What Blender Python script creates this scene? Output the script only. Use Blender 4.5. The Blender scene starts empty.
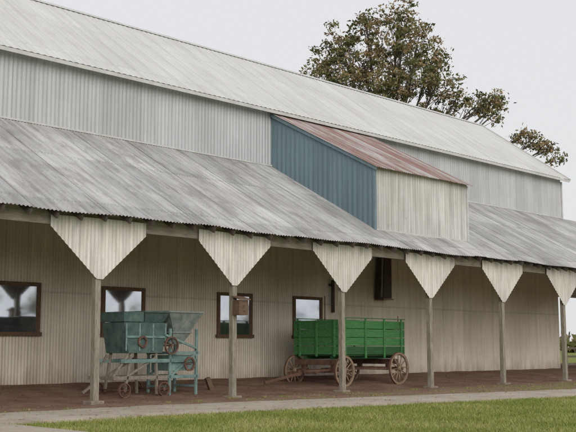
import bpy, math, random
from mathutils import Vector, Matrix, noise
random.seed(7)
S=bpy.context.scene
# ---------------------------------------------------------------- helpers
class MB:
    def __init__(s): s.v=[];s.f=[];s.mi=[];s.sm=[]
    def face(s,pts,m=0,sm=False):
        n=len(s.v); s.v+= [tuple(p) for p in pts]; s.f.append(tuple(range(n,n+len(pts)))); s.mi.append(m); s.sm.append(sm)
    def box(s,x0,x1,y0,y1,z0,z1,m=0,M=None):
        n=len(s.v)
        P=[Vector((x,y,z)) for z in(z0,z1) for x,y in((x0,y0),(x1,y0),(x1,y1),(x0,y1))]
        if M: P=[M@p for p in P]
        s.v+=[tuple(p) for p in P]
        for q in((0,3,2,1),(4,5,6,7),(0,1,5,4),(1,2,6,5),(2,3,7,6),(3,0,4,7)):
            s.f.append(tuple(n+i for i in q)); s.mi.append(m); s.sm.append(False)
    def hexa(s,P,m=0):
        n=len(s.v); s.v+=[tuple(p) for p in P]
        for q in((0,3,2,1),(4,5,6,7),(0,1,5,4),(1,2,6,5),(2,3,7,6),(3,0,4,7)):
            s.f.append(tuple(n+i for i in q)); s.mi.append(m); s.sm.append(False)
    def beam(s,p,q,w,h,m=0):
        p=Vector(p);q=Vector(q);d=(q-p).normalized()
        up=Vector((0,0,1)) if abs(d.z)<.95 else Vector((0,1,0))
        a=d.cross(up).normalized(); b=a.cross(d).normalized()
        P=[]
        for e in(p,q):
            for i,j in((-1,-1),(1,-1),(1,1),(-1,1)): P.append(e+a*i*w/2+b*j*h/2)
        s.hexa(P,m)
    def tube(s,p,q,r0,r1,seg=8,m=0,caps=True):
        p=Vector(p);q=Vector(q);d=(q-p).normalized()
        up=Vector((0,0,1)) if abs(d.z)<.95 else Vector((1,0,0))
        a=d.cross(up).normalized(); b=a.cross(d).normalized(); n=len(s.v)
        for e,r in((p,r0),(q,r1)):
            for i in range(seg):
                t=2*math.pi*i/seg; s.v.append(tuple(e+a*r*math.cos(t)+b*r*math.sin(t)))
        for i in range(seg):
            j=(i+1)%seg; s.f.append((n+i,n+j,n+seg+j,n+seg+i)); s.mi.append(m); s.sm.append(True)
        if caps:
            s.f.append(tuple(n+i for i in range(seg))[::-1]); s.mi.append(m); s.sm.append(False)
            s.f.append(tuple(n+seg+i for i in range(seg))); s.mi.append(m); s.sm.append(False)
    def ring(s,c,ro,ri,t,axis='y',seg=28,m=0):
        n=len(s.v); c=Vector(c)
        for i in range(seg):
            a=2*math.pi*i/seg
            for r,h in((ro,-t/2),(ro,t/2),(ri,t/2),(ri,-t/2)):
                if axis=='y': s.v.append(tuple(c+Vector((r*math.cos(a),h,r*math.sin(a)))))
                else: s.v.append(tuple(c+Vector((h,r*math.cos(a),r*math.sin(a)))))
        for i in range(seg):
            j=(i+1)%seg
            for k in range(4):
                l=(k+1)%4
                s.f.append((n+i*4+k,n+j*4+k,n+j*4+l,n+i*4+l)); s.mi.append(m); s.sm.append(False)
    def corr(s,u0,u1,lo,hi,per,amp,N,m=0,spp=6,rows=1,jit=0,sw=.62):
        N=Vector(N); k=max(2,int(round((u1-u0)/per*spp))); n=len(s.v)
        for i in range(k+1):
            u=u0+(u1-u0)*i/k
            A=Vector(lo(u)); B=Vector(hi(u)); h=0
            if jit:
                rr=random.Random(int(math.floor(u/sw))); h=rr.uniform(0,.4)*jit; A=A+(A-B).normalized()*rr.uniform(-1,1)*jit*1.6; B=B+Vector((0,0,0))
            for r in range(rows+1): s.v.append(tuple(A.lerp(B,r/rows)+N*(amp*math.sin(2*math.pi*u/per)+h)))
        w=rows+1
        for i in range(k):
            for r in range(rows):
                a=n+i*w+r; s.f.append((a,a+w,a+w+1,a+1)); s.mi.append(m); s.sm.append(True)
    def build(s,name,mats,parent=None,bevel=0):
        me=bpy.data.meshes.new(name); me.from_pydata(s.v,[],s.f)
        if not isinstance(mats,(list,tuple)): mats=[mats]
        for m in mats: me.materials.append(m)
        me.polygons.foreach_set('material_index',s.mi); me.polygons.foreach_set('use_smooth',s.sm); me.update()
        o=bpy.data.objects.new(name,me); S.collection.objects.link(o)
        if parent: o.parent=parent
        if bevel:
            b=o.modifiers.new('bevel','BEVEL'); b.width=bevel; b.segments=2; b.limit_method='ANGLE'
        return o
def empty(name,loc=(0,0,0),rz=0,sc=1):
    e=bpy.data.objects.new(name,None); S.collection.objects.link(e); e.location=loc; e.rotation_euler=(0,0,rz); e.scale=(sc,sc,sc); return e

class NT:
    def __init__(s,name):
        s.m=bpy.data.materials.new(name); s.m.use_nodes=True; s.t=s.m.node_tree; s.b=s.t.nodes['Principled BSDF']
        s.tc=s.t.nodes.new('ShaderNodeTexCoord')
    def L(s,a,b): s.t.links.new(a,b)
    def coord(s,scale=(1,1,1)):
        mp=s.t.nodes.new('ShaderNodeMapping'); mp.inputs['Scale'].default_value=scale; s.L(s.tc.outputs['Object'],mp.inputs[0]); return mp.outputs[0]
    def noise(s,sc,scale=(1,1,1),det=4,rough=.6):
        n=s.t.nodes.new('ShaderNodeTexNoise'); n.inputs['Scale'].default_value=sc; n.inputs['Detail'].default_value=det; n.inputs['Roughness'].default_value=rough
        s.L(s.coord(scale),n.inputs['Vector']); return n.outputs['Fac']
    def ramp(s,x,stops):
        r=s.t.nodes.new('ShaderNodeValToRGB'); e=r.color_ramp.elements
        e[0].position=stops[0][0]; e[0].color=c4(stops[0][1]); e[1].position=stops[-1][0]; e[1].color=c4(stops[-1][1])
        for p,c in stops[1:-1]:
            q=e.new(p); q.color=c4(c)
        s.L(x,r.inputs[0]); return r.outputs[0]
    def math(s,op,a,b=None):
        n=s.t.nodes.new('ShaderNodeMath'); n.operation=op
        for i,v in enumerate((a,b)):
            if v is None: continue
            if isinstance(v,(int,float)): n.inputs[i].default_value=v
            else: s.L(v,n.inputs[i])
        return n.outputs[0]
    def mix(s,f,a,b,mode='MIX'):
        n=s.t.nodes.new('ShaderNodeMix'); n.data_type='RGBA'; n.blend_type=mode
        for sock,v in((n.inputs[0],f),(n.inputs[6],a),(n.inputs[7],b)):
            if isinstance(v,(int,float)): sock.default_value=v
            elif isinstance(v,tuple): sock.default_value=c4(v)
            else: s.L(v,sock)
        return n.outputs[2]
    def sep(s):
        n=s.t.nodes.new('ShaderNodeSeparateXYZ'); s.L(s.tc.outputs['Object'],n.inputs[0]); return n.outputs
    def out(s,col,rough=.6,metal=0,bump=None,bs=.3,spec=.4):
        if isinstance(col,tuple): s.b.inputs['Base Color'].default_value=c4(col)
        else: s.L(col,s.b.inputs['Base Color'])
        s.b.inputs['Roughness'].default_value=rough; s.b.inputs['Metallic'].default_value=metal
        s.b.inputs['Specular IOR Level'].default_value=spec
        if bump is not None:
            n=s.t.nodes.new('ShaderNodeBump'); n.inputs['Strength'].default_value=bs; n.inputs['Distance'].default_value=.02
            s.L(bump,n.inputs['Height']); s.L(n.outputs[0],s.b.inputs['Normal'])
        return s.m
def c4(c):
    if isinstance(c,(int,float)): c=(c,c,c)
    return (c[0],c[1],c[2],1)

def sheet_metal(name,base,dark,uaxis,vaxis,sw,row,streak,var=.16,stain=.5,seam=.35,rough=.5,rust=None,rustamt=(.6,.7),rowdark=.25,basedirt=None,specks=None,patch=0):
    n=NT(name); x=n.sep()
    U=n.math('DIVIDE',x[uaxis],sw); fu=n.math('FLOOR',U); V=n.math('DIVIDE',x[vaxis],row); fv=n.math('FLOOR',V)
    c=n.t.nodes.new('ShaderNodeCombineXYZ'); n.L(fu,c.inputs[0]); n.L(fv,c.inputs[1])
    w=n.t.nodes.new('ShaderNodeTexWhiteNoise'); n.L(c.outputs[0],w.inputs[0])
    s=n.noise(1,streak,5,.65)
    st=n.ramp(s,[(.42,0.0),(.72,1.0)])
    col=n.mix(n.math('MULTIPLY',st,stain),base,dark)
    b=n.noise(.45,(1,1,1),4); col=n.mix(n.math('MULTIPLY',n.ramp(b,[(.4,0.0),(.65,1.0)]),stain*.6),col,dark)
    if patch:
        r=n.noise(1.3,(1.6,.7,.7),5,.7); col=n.mix(n.math('MULTIPLY',n.ramp(r,[(.52,0.0),(.62,1.0)]),patch),col,dark)
    if rust:
        r=n.noise(1,(streak[0]*.35,streak[1]*.6,streak[2]*.6),6,.7)
        r=n.math('ADD',r,n.math('MULTIPLY',n.math('SUBTRACT',w.outputs[0],.5),.25))
        col=n.mix(n.ramp(r,[(rustamt[0],0.0),(rustamt[1],.9)]),col,rust)
    if specks:
        r=n.noise(5,(1,1,.45),4,.7); col=n.mix(n.ramp(r,[(.66,0.0),(.74,.55)]),col,specks)
    if basedirt:
        r=n.noise(1.6,(2,2,.5),4); h=n.math('ADD',n.math('MULTIPLY',x[2],-.9),n.math('MULTIPLY',r,1.6)); col=n.mix(n.ramp(h,[(.15,0.0),(.75,.65)]),col,basedirt)
    val=n.math('ADD',n.math('MULTIPLY',w.outputs[0],var),1-var*.6)
    fr=n.math('FRACT',U); sd=n.ramp(fr,[(0,1.0),(.05,0.0)])
    fr2=n.math('FRACT',V); sd2=n.ramp(fr2,[(0,1.0),(.03,0.0)])
    val=n.math('MULTIPLY',val,n.math('SUBTRACT',1,n.math('MULTIPLY',sd,seam)))
    val=n.math('MULTIPLY',val,n.math('SUBTRACT',1,n.math('MULTIPLY',sd2,rowdark)))
    fine=n.noise(25,(1,1,1),2); val=n.math('MULTIPLY',val,n.math('ADD',.88,n.math('MULTIPLY',fine,.24)))
    col=n.mix(1.0,col,val,'MULTIPLY')
    return n.out(col,rough,0.0)
def wood(name,a,b,scale=(3,3,.6),rough=.8,sc=8):
    n=NT(name); s=n.noise(sc,scale,5,.7); return n.out(n.ramp(s,[(.3,a),(.7,b)]),rough,0,s,.4)

M_porchroof=sheet_metal('porch_roof_metal',(.54,.535,.525),(.21,.20,.185),0,1,.62,2.75,(7,.5,.5),var=.34,stain=.75,seam=.55,patch=.45,specks=(.17,.13,.10))
M_mainroof=sheet_metal('main_roof_metal',(.64,.635,.61),(.46,.445,.41),0,1,.8,2.6,(3,.4,.4),var=.07,stain=.55,seam=.25,rowdark=.14)
M_upper=sheet_metal('upper_wall_metal',(.53,.54,.555),(.34,.345,.35),0,2,.7,3.1,(5,5,.3),var=.14,stain=.6,seam=.2)
M_inner=sheet_metal('porch_wall_metal',(.78,.73,.62),(.54,.48,.385),0,2,.7,2.6,(5,5,.35),var=.13,stain=.7,seam=.22,basedirt=(.32,.23,.165))
M_cap=sheet_metal('capital_metal',(.74,.72,.67),(.38,.36,.31),0,2,.66,9,(9,9,.9),var=.1,stain=.75,seam=.2,specks=(.22,.17,.12))
M_dfront=sheet_metal('dormer_front_metal',(.66,.66,.635),(.31,.305,.27),0,2,.61,9,(8,8,.45),var=.10,stain=.75,seam=.4,specks=(.2,.19,.16))
M_dside=sheet_metal('dormer_blue_metal',(.175,.25,.285),(.125,.18,.205),1,2,.6,9,(5,5,.3),var=.14,stain=.7,seam=.3,specks=(.25,.29,.30))
M_droof=sheet_metal('dormer_roof_metal',(.50,.48,.46),(.32,.29,.27),0,1,.6,9,(9,.6,.6),var=.22,stain=.6,seam=.4,rust=(.21,.10,.073),rustamt=(.41,.58))
M_trim=wood('trim_paint',(.46,.46,.44),(.62,.62,.60),(1,1,1),.6,3)
M_bluetrim=wood('blue_trim',(.13,.19,.22),(.19,.26,.295),(1,1,1),.6,3)
M_post=wood('weathered_post_wood',(.16,.14,.10),(.38,.35,.285),(3,3,.5))
M_dark=wood('dark_rafter_wood',(.045,.038,.03),(.12,.10,.08),(1,1,1))
M_beam=wood('beam_wood',(.20,.185,.15),(.40,.37,.315),(.5,3,3))
M_frame=wood('window_frame_wood',(.09,.058,.036),(.19,.12,.075),(2,2,2))
M_rust=wood('rusty_iron',(.065,.04,.028),(.20,.105,.07),(1,1,1),.8,6)
M_wheel=wood('wheel_wood',(.18,.12,.078),(.36,.255,.17),(2,2,2))
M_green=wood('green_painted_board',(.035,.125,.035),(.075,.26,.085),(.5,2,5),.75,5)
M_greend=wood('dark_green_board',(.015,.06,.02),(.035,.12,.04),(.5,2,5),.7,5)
M_teal=wood('teal_paint',(.09,.16,.15),(.24,.36,.33),(1,1,1.5),.7,4)
M_teald=wood('dark_teal_paint',(.035,.075,.07),(.12,.175,.155),(1,1,1),.75,5)
M_galv=wood('weathered_galvanised',(.12,.155,.14),(.31,.35,.32),(1,1,1),.6,5)
M_drygrey=wood('grey_wood',(.15,.13,.10),(.30,.27,.215),(2,2,2))
n=NT('window_glass'); gn=n.noise(.9,(1,1,1),2); M_glass=n.out(n.ramp(n.noise(1.2),[(.3,(.55,.60,.65)),(.7,(.74,.78,.81))]),.05,.95,gn,.12)
# ---------------------------------------------------------------- constants
X0,X1=-16.0,29.1
YW=5.0; EZ,EY=3.97,-.5; SL=.557
def pz(y): return EZ+SL*(y-EY)
def wob(x): return .018*math.sin(x*.9)+.012*math.sin(x*2.3+1)
MEY,MEZ=4.68,8.86; MS=.70; RY=9.53; RZ=MEZ+MS*(RY-MEY)
barn=empty('metal_barn')
b=MB(); b.corr(X0,X1-.6,lambda u:(u,YW,.1),lambda u:(u,YW,pz(YW)-.05),.0925,.011,(0,-1,0)); b.build('porch_wall',M_inner,barn)
b=MB(); b.corr(X0,X1,lambda u:(u,YW,pz(YW)-.04),lambda u:(u,YW,MEZ+.16),.13,.016,(0,-1,0)); b.build('upper_wall',M_upper,barn)
b=MB()
BY=2*RY-YW
b.box(X0,X1,BY,BY+.02,0,MEZ+.2)
for x in (X0+.02,X1-.63):
    b.face([(x,YW+.03,0),(x,BY-.02,0),(x,BY-.02,pz(YW)-.1),(x,YW+.03,pz(YW)-.1)])
for x in (X0+.02,X1-.02):
    b.face([(x,YW+.03,pz(YW)-.1),(x,BY-.02,pz(YW)-.1),(x,BY-.02,MEZ+.15),(x,RY,RZ-.1),(x,YW+.03,MEZ+.15)])
b.build('end_and_back_walls',M_upper,barn)
b=MB()
b.corr(X0-.3,X1+.25,lambda u:(u,MEY,MEZ),lambda u:(u,RY,RZ),.2,.008,(0,-.57,.82))
b.corr(X0-.3,X1+.25,lambda u:(u,RY,RZ),lambda u:(u,2*RY-MEY,MEZ),.2,.008,(0,.57,.82))
b.build('main_roof',M_mainroof,barn)
b=MB()
b.box(X0-.3,X1+.25,MEY-.01,MEY+.02,MEZ-.12,MEZ-.02)
b.beam((X1+.27,MEY-.02,MEZ-.04),(X1+.27,RY,RZ-.02),.04,.14); b.beam((X1+.27,2*RY-MEY,MEZ-.04),(X1+.27,RY,RZ-.02),.04,.14)
# folded ridge cap
for sg in(-1,1):
    b.face([(X0-.3,RY,RZ+.035),(X1+.3,RY,RZ+.035),(X1+.3,RY+sg*.2,RZ+.03-.2*MS),(X0-.3,RY+sg*.2,RZ+.03-.2*MS)])
b.box(X1-.02,X1+.06,YW-.05,YW+.05,pz(YW),MEZ-.1)
b.build('roof_trim',M_trim,barn)
b=MB()
XR=44
b.corr(X0,X1,lambda u:(u,EY,EZ+wob(u)),lambda u:(u,YW-.02,pz(YW)),.0925,.013,(0,-.49,.87),rows=2,jit=.014)
b.corr(X1,XR,lambda u:(u,EY,EZ+wob(u)),lambda u:(u,YW-.02,pz(YW)),.0925,.013,(0,-.49,.87),rows=2,jit=.014)
b.corr(X1+.02,XR,lambda u:(u,YW-.02,pz(YW)),lambda u:(u,10.5,EZ),.0925,.013,(0,.49,.87))
b.build('porch_roof',M_porchroof,barn)
b=MB(); b.box(X0,X1,YW-.06,YW-.02,pz(YW)+.0,pz(YW)+.05); b.build('roof_flashing',M_trim,barn)
b=MB()
x=X0+.2
while x<XR:
    b.beam((x,EY+.05+random.uniform(-.03,.03),pz(EY)-.10+wob(x)),(x,YW-.03,pz(YW)-.13),.05,.12); x+=.61+random.uniform(-.03,.03)
for y in (.9,2.2,3.5): b.box(X0,XR,y,y+.09,pz(y)-.055,pz(y)-.022)
b.build('porch_rafters',M_dark,barn)
b=MB(); b.box(X0,XR,-.02,.06,3.72,4.02); b.box(X0,XR,.10,.16,3.74,4.04); b.build('porch_beam',M_beam,barn)
PX=[-15.88,-11.91,-7.94,-3.97,0,3.97,7.94,11.91,15.88,19.85,23.82,27.79,31.76,35.73,39.7,43.6]
posts=MB(); caps=MB(); pads=MB(); caps2=MB()
for i,px in enumerate(PX):
    l=random.uniform(-.03,.03)
    posts.hexa([Vector((px+dx+(l if z<1 else 0),dy,z)) for z in(.0,3.72) for dx,dy in((-.068,-.07),(.068,-.07),(.068,.07),(-.068,.07))])
    hw=1.2+random.uniform(-.04,.04); j=random.uniform(-.04,.04); sk=random.uniform(-.03,.03)
    def lo(u,px=px,hw=hw,j=j,sk=sk):
        d=abs(u-px-sk); return (u,-.10,min(3.76,2.66+max(0,d-.08)*(1.0)/(hw-.08)*1.02+j))
    def hi(u): return (u,-.10,3.93+wob(u)*.5)
    caps.corr(px-hw,px+hw,lo,hi,.0925,.009,(0,-1,0),spp=6)
    for sgn in(-1,1): caps2.beam((px+sgn*.06,-.03,2.85),(px+sgn*1.05,-.03,3.72),.05,.09)
    pads.box(px-.17,px+.17,-.17,.17,-.1,.05+random.uniform(-.01,.02))
posts.build('porch_posts',M_post,barn,.008); caps.build('post_capitals',M_cap,barn); caps2.build('post_braces',M_beam,barn)
n=NT('pad_concrete'); sN=n.noise(9); M_pad=n.out(n.ramp(sN,[(.3,(.17,.13,.10)),(.7,(.31,.27,.22))]),.9,0,sN,.5)
pads.build('post_pads',M_pad,barn,.02)
# dormer
DX0,DX1,DY,DZ=10.2,15.0,.65,6.50; DT=8.80; ds=(DT-DZ)/(YW-DY)
b=MB(); b.corr(DX0,DX1,lambda u:(u,DY,pz(DY)-.02),lambda u:(u,DY,DZ),.12,.010,(0,-1,0)); b.build('dormer_front',M_dfront,barn)
b=MB()
for X in(DX0,DX1): b.corr(DY,YW,lambda u,X=X:(X,u,pz(u)-.02),lambda u,X=X:(X,u,DZ+ds*(u-DY)),.2,.010,(-1,0,0))
b.build('dormer_sides',M_dside,barn)
b=MB(); b.corr(DX0-.12,DX1+.12,lambda u:(u,DY-.2,DZ+.05-ds*.2),lambda u:(u,YW-.02,DT+.03),.0925,.012,(0,-.47,.88),jit=.012,sw=.6); b.build('dormer_roof',M_droof,barn)
b=MB()
b.box(DX0-.03,DX0+.06,DY-.035,DY+.03,pz(DY)-.02,DZ-.06,1); b.box(DX1-.05,DX1+.03,DY-.035,DY+.03,pz(DY)-.02,DZ-.06,0)
b.box(DX0+.06,DX1-.06,DY-.03,DY-.012,pz(DY)-.05,pz(DY)+.03,0)
b.build('dormer_trim_boards',[M_trim,M_bluetrim],barn)
b=MB(); b.beam((DX0-.06,DY-.15,DZ-.09),(DX0-.06,YW-.03,DT-.06),.03,.10); b.build('dormer_rake_board',M_bluetrim,barn)
def window(x0,x1,z0,z1):
    f=MB(); y=YW-.02
    t=.10
    f.box(x0,x1,y-.07,y,z1-t,z1); f.box(x0-.04,x1+.04,y-.10,y,z0,z0+t)
    f.box(x0,x0+t,y-.068,y,z0+t,z1-t); f.box(x1-t,x1,y-.068,y,z0+t,z1-t)
    f.build('window_frame',M_frame,barn,.006)
    q=MB(); q.box(x0+t,x1-t,y-.03,y-.02,z0+t,z1-t); q.build('window_pane',M_glass,barn)
for w in((.25,1.72),(3.65,5.12),(7.88,9.34),(11.2,12.6),(-3.6,-2.1),(-7.6,-6.1),(-11.6,-10.1)): window(w[0],w[1],1.47,2.85)
# ---------------------------------------------------------------- wagon
wg=empty('green_farm_wagon',(9.6,1.45,.03),math.radians(3))
L,W=3.15,1.8; z0,z1=.93,1.95
b=MB(); nb=4; h=(z1-z0)/nb
for i in range(nb):
    a=z0+i*h+.008; c=z0+(i+1)*h-.008
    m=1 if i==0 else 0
    for y in(0,W-.03):
        o=random.uniform(-.006,.006); b.box(random.uniform(-.01,.01),L+random.uniform(-.01,.01),y+o,y+.03+o,a+random.uniform(-.004,.004),c,m)
    for x in(-.035,L+.015): b.box(x,x+.02,-.012,W+.012,a,c,0)
for x in(.12,1.1,2.05,2.95):
    b.box(x,x+.07,-.040,-.008,z0-.1,z1+.05,0); b.box(x,x+.07,W+.008,W+.04,z0-.1,z1+.05,0)
for y in(.2,W/2-.03,W-.28): b.box(-.075,-.037,y,y+.07,z0-.05,z1,0)
b.box(-.05,L+.04,-.045,.04,z1+.052,z1+.075,0); b.box(-.05,L+.04,W-.04,W+.045,z1+.052,z1+.075,0)
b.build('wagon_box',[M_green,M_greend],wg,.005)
b=MB(); b.box(.02,L-.02,.04,W-.04,z0-.03,z0)
b.box(0,L,.35,.43,z0-.13,z0-.032);b.box(0,L,W-.43,W-.35,z0-.13,z0-.032)
b.build('wagon_floor',M_greend,wg)
b=MB()
WX=((.05,.46),(2.78,.50))
for x,r in WX:
    b.box(x-.06,x+.06,.02,W-.02,z0-.30,z0-.14); b.beam((x,.0,r),(x,W,r),.1,.1)
    b.box(x-.05,x+.05,.3,.42,r+.04,z0-.3);b.box(x-.05,x+.05,W-.42,W-.3,r+.04,z0-.3)
b.beam((.2,W/2,.5),(2.72,W/2,.52),.08,.08)
b.beam((1.5,W/2,.5),(2.72,.3,.5),.05,.06); b.beam((1.5,W/2,.5),(2.72,W-.3,.5),.05,.06)
b.beam((.2,.35,.5),(-.75,W/2-.08,.45),.06,.07); b.beam((.2,W-.35,.5),(-.75,W/2+.08,.45),.06,.07)
b.beam((-.45,W/2,.45),(-2.0,W/2+.3,.16),.07,.08)
b.beam((-.7,W/2-.55,.42),(-.7,W/2+.55,.42),.06,.06)
b.build('wagon_running_gear',M_rust,wg,.005)
b=MB()
for x,r in WX:
    for y in(-.06,W+.06):
        b.ring((x,y,r),r-.012,r-.07,.055,seg=36,m=0); b.ring((x,y,r),r,r-.0125,.06,seg=36,m=1)
        b.tube((x,y-.12,r),(x,y+.12,r),.075,.075,12,0); b.tube((x,y-.15,r),(x,y-.12,r),.045,.05,10,1)
        for k in range(12):
            a=2*math.pi*k/12+.1; b.tube((x+.06*math.cos(a),y,r+.06*math.sin(a)),(x+(r-.06)*math.cos(a),y,r+(r-.06)*math.sin(a)),.022,.017,6,0)
b.build('wagon_wheels',[M_wheel,M_rust],wg)
b=MB()
b.tube((1.35,W-.08,z0),(1.35,W-.08,2.75),.02,.018,6); b.tube((2.2,W-.08,z0),(2.2,W-.08,2.5),.02,.018,6)
b.tube((2.95,.07,1.6),(2.95,.07,2.12),.015,.015,6)
b.build('wagon_stakes',M_rust,wg)
# ---------------------------------------------------------------- machine
mc=empty('teal_seed_cleaner',(1.32,1.0,.03),math.radians(2),1.07)
def hop(b,x0,x1,y0,y1,X0_,X1_,Y0,Y1,za,zb,m=0,t=.02):
    lo=[(x0,y0,za),(x1,y0,za),(x1,y1,za),(x0,y1,za)]; hi=[(X0_,Y0,zb),(X1_,Y0,zb),(X1_,Y1,zb),(X0_,Y1,zb)]
    for i in range(4):
        j=(i+1)%4; b.face([lo[i],lo[j],hi[j],hi[i]],m)
    for i in range(4):
        j=(i+1)%4; b.beam(hi[i],hi[j],.035,.035,m)
b=MB()
b.hexa([(.35,.05,.95),(1.3,.05,.95),(1.3,.85,.95),(.35,.85,.95),(.22,.05,1.62),(1.45,.05,1.62),(1.45,.85,1.62),(.22,.85,1.62)],0)
b.box(.2,.75,.04,.86,1.63,1.85,0)
hop(b,.85,1.4,.15,.75,.78,1.5,.02,.9,1.63,1.86,0)
for x in(.25,.62,1.0,1.36): b.box(x,x+.04,.03,.048,1.0,1.6,1)
b.box(.25,1.42,.025,.047,1.28,1.33,1)
b.build('body',[M_teald,M_teal],mc,.008)
b=MB(); hop(b,1.75,2.25,.2,.7,1.45,2.5,.0,.95,1.42,1.88,0)
hop(b,1.85,2.1,.3,.6,1.72,2.3,.2,.72,1.15,1.42,0)
b.build('hopper',M_galv,mc)
b=MB()
for y in(.08,.82):
    for x in(1.55,2.35): b.beam((x,y,.0),(x,y,1.5),.06,.05)
    b.beam((1.5,y,.95),(2.42,y,.95),.05,.07); b.beam((1.5,y,.42),(2.42,y,.42),.05,.07); b.beam((1.55,y,.42),(2.35,y,.95),.04,.05)
    b.beam((.15,y,.78),(2.35,y,.78),.05,.08)
for x in(1.55,2.35):
    b.beam((x,.08,.95),(x,.82,.95),.05,.05); b.beam((x,.08,.2),(x,.82,.2),.05,.05)
b.box(1.6,2.3,.12,.78,.55,.9)
b.beam((2.3,.0,1.05),(1.35,.0,1.35),.04,.05)
b.build('teal_frame',M_teal,mc,.004)
b=MB()
for y in(.1,.8):
    b.beam((-.05,y,.42),(1.55,y,.42),.06,.08)
    b.beam((.3,y,.12),(.45,y,.95),.05,.06); b.beam((1.2,y,.05),(1.15,y,.95),.05,.06)
    b.beam((-.05,y,.42),(.35,y,.9),.05,.05); b.beam((.35,y,.45),(1.15,y,.85),.04,.05)
b.beam((-.05,.0,.42),(-.05,.9,.42),.06,.07); b.beam((-.1,.45,.4),(-.55,.45,.12),.05,.05)
b.build('wooden_frame',M_drygrey,mc,.004)
b=MB()
for x in(.2,1.3):
    for y in(-.02,.92):
        b.ring((x,y,.16),.16,.135,.05,seg=24); b.tube((x,y-.03,.16),(x,y+.03,.16),.035,.035,8)
        for k in range(6):
            a=k*math.pi/3; b.tube((x,y,.16),(x+.145*math.cos(a),y,.16+.145*math.sin(a)),.009,.009,5)
    b.tube((x,-.02,.16),(x,.92,.16),.018,.018,6)
b.ring((1.5,-.03,1.12),.2,.17,.04,seg=24); b.tube((1.5,-.06,1.12),(1.5,.6,1.12),.02,.02,8)
for k in range(5):
    a=k*2*math.pi/5; b.tube((1.5,-.03,1.12),(1.5+.18*math.cos(a),-.03,1.12+.18*math.sin(a)),.012,.012,5)
b.ring((2.05,-.03,.7),.16,.12,.04,seg=24); b.tube((2.05,-.06,.7),(2.05,.7,.7),.02,.02,8); b.ring((.7,.01,1.2),.13,.09,.03,seg=20)
b.build('wheels_and_pulleys',M_rust,mc)
# ---------------------------------------------------------------- small things
bh=empty('wooden_birdhouse',(3.97,-.2,1.95)); b=MB()
b.box(-.09,.2,-.13,.11,.0,.36,0); b.hexa([(-.13,-.18,.36),(.24,-.18,.36),(.24,.12,.44),(-.13,.12,.44),(-.13,-.18,.385),(.24,-.18,.385),(.24,.12,.465),(-.13,.12,.465)],0)
b.build('box',M_frame,bh,.004); b=MB(); b.tube((.05,-.135,.2),(.05,-.128,.2),.035,.035,14); b.tube((.05,-.2,.1),(.05,-.13,.1),.008,.008,6); b.build('entrance_and_perch',M_dark,bh)
sp=empty('hanging_dark_chute',(15.62,4.6,2.85)); b=MB()
b.hexa([(-.27,-.12,0),(.18,-.12,0),(.18,.3,0),(-.27,.3,0),(-.12,-.05,1.7),(.28,-.05,1.7),(.28,.3,1.7),(-.12,.3,1.7)])
b.build('chute_box',M_dark,sp,.01); b=MB(); b.beam((-.38,-.1,.1),(-.22,-.05,1.7),.04,.04); b.beam((-.30,-.15,.02),(.21,-.15,.02),.05,.05); b.build('chute_edges',M_post,sp)
pp=empty('wall_pipe',(13.05,4.85,2.35)); b=MB(); b.tube((0,0,0),(0,0,1.1),.06,.06,10); b.box(-.09,.09,.02,.12,.9,.98); b.build('pipe',M_dark,pp)
st=empty('wooden_block',(5.0,1.9,.06)); b=MB(); b.beam((0,0,0),(-.12,.05,.34),.16,.12); b.build('block',M_frame,st,.01)
rl=empty('porch_railing',(0,0,0)); b=MB()
for k in range(6): b.box(30+k*2.2,30.09+k*2.2,5.5,5.59,0,1.15)
for z in(.35,.7,1.08): b.box(30,41.2,5.46,5.498,z,z+.09)
b.build('rails',M_post,rl)
# ---------------------------------------------------------------- ground
n=NT('grass_ground')
a=n.noise(.8,(1,1,1),5); f=n.noise(30,(1,1,1),3)
col=n.mix(n.ramp(a,[(.35,0.0),(.7,1.0)]),(.20,.235,.055),(.29,.28,.10)); col=n.mix(n.ramp(f,[(.3,0.6),(.65,0.0)]),col,(.13,.16,.04))
M_ggr=n.out(col,.95,0,f,.6,.1)
b=MB(); b.face([(-900,-900,-.03),(900,-900,-.03),(900,900,-.03),(-900,900,-.03)]); b.build('ground',M_ggr)
def ptop(x): return -1.5-.17*max(x,0)
def pbot(x): return -3.75-.165*max(x,-1)
n=NT('dirt'); a=n.noise(1.1,(1,1,1),7,.65); f=n.noise(14,(1,1,1),5,.7); gq=n.noise(.7,(1,1.6,1),5,.7)
col=n.ramp(a,[(.3,(.17,.095,.066)),(.5,(.27,.16,.115)),(.72,(.38,.255,.19))]); col=n.mix(n.ramp(f,[(.35,.5),(.6,0.0)]),col,(.11,.068,.05))
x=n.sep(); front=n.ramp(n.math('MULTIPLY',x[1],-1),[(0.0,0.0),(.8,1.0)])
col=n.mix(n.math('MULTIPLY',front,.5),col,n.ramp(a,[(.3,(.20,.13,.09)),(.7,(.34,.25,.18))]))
xr=n.ramp(n.math('DIVIDE',x[0],20),[(.3,.2),(.8,.9)])
gm=n.math('MULTIPLY',n.math('MULTIPLY',front,xr),n.ramp(gq,[(.48,0.0),(.58,.8)])); col=n.mix(gm,col,(.19,.20,.07))
M_dirt=n.out(col,.95,0,f,.8,.15)
b=MB(); nx,ny=260,80; xs=[-20+64*i/nx for i in range(nx+1)]; ys=[-11.0+23*j/ny for j in range(ny+1)]
for X in xs:
    for Y in ys:
        t=max(0,min(1,(Y-.3)/4.5))
        z=.24*t+.02*noise.noise(Vector((X*1.5,Y*1.5,0)))*min(1,max(0,Y+1.2))-.002
        if Y<pbot(X)+.7: z=-.09
        b.v.append((X,Y,z))
for i in range(nx):
    for j in range(ny):
        k=i*(ny+1)+j; b.f.append((k,k+ny+1,k+ny+2,k+1)); b.mi.append(0); b.sm.append(True)
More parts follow.
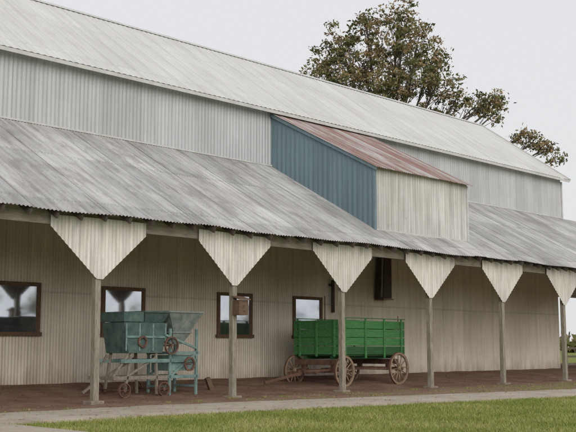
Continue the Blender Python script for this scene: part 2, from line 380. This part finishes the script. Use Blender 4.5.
b.build('dirt_floor',M_dirt)
n=NT('concrete'); a=n.noise(.9,(1,1,1),6); f=n.noise(35,(1,1,1),3); e=n.noise(2.2,(1,1,1),6,.75)
col=n.ramp(a,[(.3,(.38,.33,.265)),(.7,(.54,.485,.41))]); xx=n.sep(); sd=n.ramp(n.math('FRACT',n.math('DIVIDE',xx[0],1.83)),[(0,.55),(.02,0.0)]); col=n.mix(sd,col,(.14,.115,.09)); col=n.mix(n.ramp(f,[(.35,.35),(.6,0.0)]),col,(.25,.21,.17)); col=n.mix(n.ramp(e,[(.52,0.0),(.66,.6)]),col,(.27,.185,.135))
M_con=n.out(col,.9,0,f,.3,.2)
b=MB(); k=240; pr=None
for i in range(k+1):
    x=-20+64*i/k; T=(x,ptop(x)+.15*noise.noise(Vector((x*1.3,0,0)))+.06*noise.noise(Vector((x*4,3,0))),.022); B=(x,pbot(x)+.10*noise.noise(Vector((x,9,0))),.022)
    if pr:
        b.face([pr[1],B,T,pr[0]]); b.face([(pr[1][0],pr[1][1],-.1),(B[0],B[1],-.1),B,pr[1]]); b.face([pr[0],T,(T[0],T[1],-.1),(pr[0][0],pr[0][1],-.1)])
    pr=(T,B)
b.hexa([(-7.5,-30,-.1),(-4.2,-30,-.1),(-4.2,-3.3,-.1),(-7.5,-3.3,-.1),(-7.5,-30,.017),(-4.2,-30,.017),(-4.2,-3.3,.017),(-7.5,-3.3,.017)])
b.build('concrete_path',M_con)
ms=[]
for i,c in enumerate([(.225,.26,.06),(.33,.325,.125),(.16,.205,.045)]):
    n=NT('grass_blade_%d'%i); ms.append(n.out(c,.8,0,spec=.2))
b=MB(); cnt=0
while cnt<78000:
    x=random.uniform(-4.3,27); y=random.uniform(-13,-3)
    if y>pbot(x)+.08+.15*noise.noise(Vector((x*2,y*2,0))): continue
    if (x+12.47)*.93-(y+17.89)*1.2>14 : continue
    if x<-4.12+.12*noise.noise(Vector((x*2,y*2,0))): continue
    cnt+=1
    hh=random.uniform(.025,.065); a=random.uniform(0,6.28); w=.006+.003*random.random()
    dx,dy=math.cos(a)*w,math.sin(a)*w; lx,ly=random.gauss(0,.02),random.gauss(0,.02)
    pn=noise.noise(Vector((x*.7,y*.7,3)))+random.gauss(0,.3)
    b.face([(x-dx,y-dy,-.03),(x+dx,y+dy,-.03),(x+lx,y+ly,hh-.03)],1 if pn>.15 else (2 if pn<-.3 else 0))
for k in range(260):
    cx=random.uniform(-6,24); cy=random.uniform(ptop(cx),-.25)
    if random.random()>.15+.75*max(0,min(1,cx/14)): continue
    for q in range(24):
        x=cx+random.gauss(0,.07); y=cy+random.gauss(0,.07); hh=random.uniform(.02,.06); a=random.uniform(0,6.28); w=.007
        b.face([(x-math.cos(a)*w,y-math.sin(a)*w,-.01),(x+math.cos(a)*w,y+math.sin(a)*w,-.01),(x+random.gauss(0,.02),y+random.gauss(0,.02),hh)],random.choice((0,0,1,2)))
b.build('grass',ms)
# ---------------------------------------------------------------- trees
M_bark=wood('bark',(.06,.05,.04),(.15,.125,.10),(1,1,.4),.9,5)
LM=[]
for i,c in enumerate([(.15,.15,.055),(.25,.20,.10),(.10,.11,.042),(.31,.20,.11)]):
    n=NT('leaf_%d'%i); LM.append(n.out(c,.7,0,spec=.2))
def leaf(b,c,s,m):
    a=Vector((random.gauss(0,1),random.gauss(0,1),random.gauss(0,1))).normalized(); t=a.orthogonal().normalized(); t=Matrix.Rotation(random.uniform(0,6.28),3,a)@t; q=a.cross(t)
    b.face([c-t*s,c+q*s*.5,c+t*s,c-q*s*.5],m)
Rv=Vector((.698,-.716,0)); Fv=Vector((.716,.698,0))
def tree(name,base,th,blobs,r0,dens,lsz):
    e=empty(name,base); wd=MB(); lf=MB(); T=Vector((0,0,th))
    wd.tube((0,0,-.2),T*.5,r0,r0*.8,10); wd.tube(T*.5,T,r0*.8,r0*.6,10)
    for(l,z,r,d) in blobs:
        dep=random.uniform(-1,1)*min(2.5,r*1.2) ; c=Rv*l+Fv*dep+Vector((0,0,z))
        s0=T*random.uniform(.8,1)
        if l>5: mid=Rv*(l*.7)+Vector((0,0,z-1.8)); s0=T*.75
        else: mid=T.lerp(c,.5)+Vector((0,0,-.06*(c-T).length+.4))
        wd.tube(s0,mid,r0*.33,r0*.2,7); wd.tube(mid,c,r0*.2,.04,6)
        for k in range(int(d*dens*r*r)):
            v=Vector((random.gauss(0,1),random.gauss(0,1),random.gauss(0,1))).normalized()*r*(random.random()**.4)*random.choice((1,1,1,1.3)); v.z*=.85
            p=c+v; st=mid.lerp(c,random.uniform(.3,1)); wd.tube(st,p,.03,.008,4,caps=False)
            tone=random.random(); cr=random.uniform(.25,.5)
            for q in range(random.randint(24,42)):
                w=Vector((random.gauss(0,1),random.gauss(0,1),random.gauss(0,.6)))*cr*.6
                m=(0 if random.random()<.6 else 1) if tone<.4 else ((1 if random.random()<.6 else 3) if tone<.75 else 2)
                leaf(lf,p+w,lsz*random.uniform(.6,1.25),m)
    wd.build('trunk_and_limbs',M_bark,e); lf.build('foliage',LM,e)
tree('oak_tree',(37.1,21.6,0),11,[(-4.6,18.7,1.0,.8),(-4.0,20.0,1.2,1),(-2.9,21.2,1.3,1),(-1.2,22.1,1.3,1),(.8,22.5,1.3,1),(2.3,21.4,1.3,1),(3.1,19.9,1.3,1),(1.0,20.2,1.8,1),(-1.4,19.8,1.8,1),(-3.0,18.4,1.6,1),(1.2,17.9,1.9,1.1),(-1.0,17.4,2.1,1.1),(3.2,17.9,1.3,1.1),(4.6,17.0,1.0,1.2),(-3,16,2,.8),(3,16,1.6,.9),(0,15,2.2,.8),
 (5.7,16.6,.8,1.4),(6.6,17.0,.8,1.4),(7.4,16.9,.7,1.4),(6.9,16.0,.7,1.2),(8.6,14.6,.6,1.6),(9.3,14.1,.7,1.6),(10.0,13.7,.6,1.5),(10.8,13.2,.5,1.5)],.42,13,.125)
# trees across the lawn, seen only as reflections in the window glass
for bs,sc in (((27,-50,0),1.0),((42,-58,0),1.15),((58,-46,0),1.0)):
    tree('lawn_tree',bs,3,[(-2*sc,4.6*sc,1.4,1),(0,5.8*sc,1.6,1),(2*sc,4.8*sc,1.5,1),(.3,4.3*sc,1.5,1),(1.2,6.4*sc,1.1,1),(-1.4,6.0*sc,1.1,1)],.25,5,.2)
b=MB()
for k in range(420):
    a=random.uniform(0,6.283); R=random.uniform(150,220); hgt=random.uniform(4,9)*(.8+.4*noise.noise(Vector((a*4,0,0)))); r=random.uniform(3,6)
    cx,cy=R*math.cos(a),R*math.sin(a)
    for q in range(60):
        c=Vector((cx+random.gauss(0,r*.6),cy+random.gauss(0,r*.6),abs(random.gauss(hgt*.45,hgt*.28)))); leaf(b,c,random.uniform(.6,1.5),random.choice((0,0,2,1)))
b.build('distant_trees',LM)
b=MB()
for k in range(3200):
    x=random.uniform(-8,24); y=-4.5+9*random.random()
    z=(.24*max(0,min(1,(y-.3)/4.5)) if y>ptop(x) else .03)+.014
    if y<pbot(x): z=.02
    s=random.uniform(.018,.04); a=random.uniform(0,6.28); t=Vector((math.cos(a),math.sin(a),random.uniform(-.3,.3)))*s; q=Vector((-math.sin(a),math.cos(a),random.uniform(-.3,.3)))*s*.5; c=Vector((x,y,z))
    b.face([c-t,c+q,c+t,c-q],random.choice((1,3,3)))
b.build('fallen_leaves',LM)
# ---------------------------------------------------------------- light, sky, camera
wd=bpy.data.worlds.new('World'); S.world=wd; wd.use_nodes=True; t=wd.node_tree; bg=t.nodes['Background']
sk=t.nodes.new('ShaderNodeTexSky'); sk.sky_type='NISHITA'; sk.sun_disc=False
el,az=math.radians(22),math.radians(210)
sk.sun_elevation=el; sk.sun_rotation=az; sk.air_density=1.5; sk.dust_density=4
mx=t.nodes.new('ShaderNodeMix'); mx.data_type='RGBA'; mx.inputs[0].default_value=.93; mx.inputs[7].default_value=(8.1,8.1,8.3,1)
t.links.new(sk.outputs[0],mx.inputs[6]); t.links.new(mx.outputs[2],bg.inputs[0]); bg.inputs[1].default_value=.1
sl=bpy.data.lights.new('sun','SUN'); sl.energy=1.5; sl.angle=math.radians(45); sl.color=(1,.97,.93)
so=bpy.data.objects.new('sun',sl); S.collection.objects.link(so)
dv=Vector((math.sin(az)*math.cos(el),math.cos(az)*math.cos(el),math.sin(el))); so.rotation_euler=dv.to_track_quat('Z','Y').to_euler()
cam=bpy.data.cameras.new('camera'); co=bpy.data.objects.new('camera',cam); S.collection.objects.link(co); S.camera=co
cam.sensor_width=36; cam.lens=36*1000/576; cam.clip_end=3000; cam.clip_start=.1
co.location=(-12.47,-17.89,1.2)
th=math.atan(.1306); fw=Vector((.716*math.cos(th),.698*math.cos(th),math.sin(th)))
co.rotation_euler=fw.to_track_quat('-Z','Y').to_euler()
S.view_settings.view_transform='Standard'; S.view_settings.look='None'; S.view_settings.exposure=0
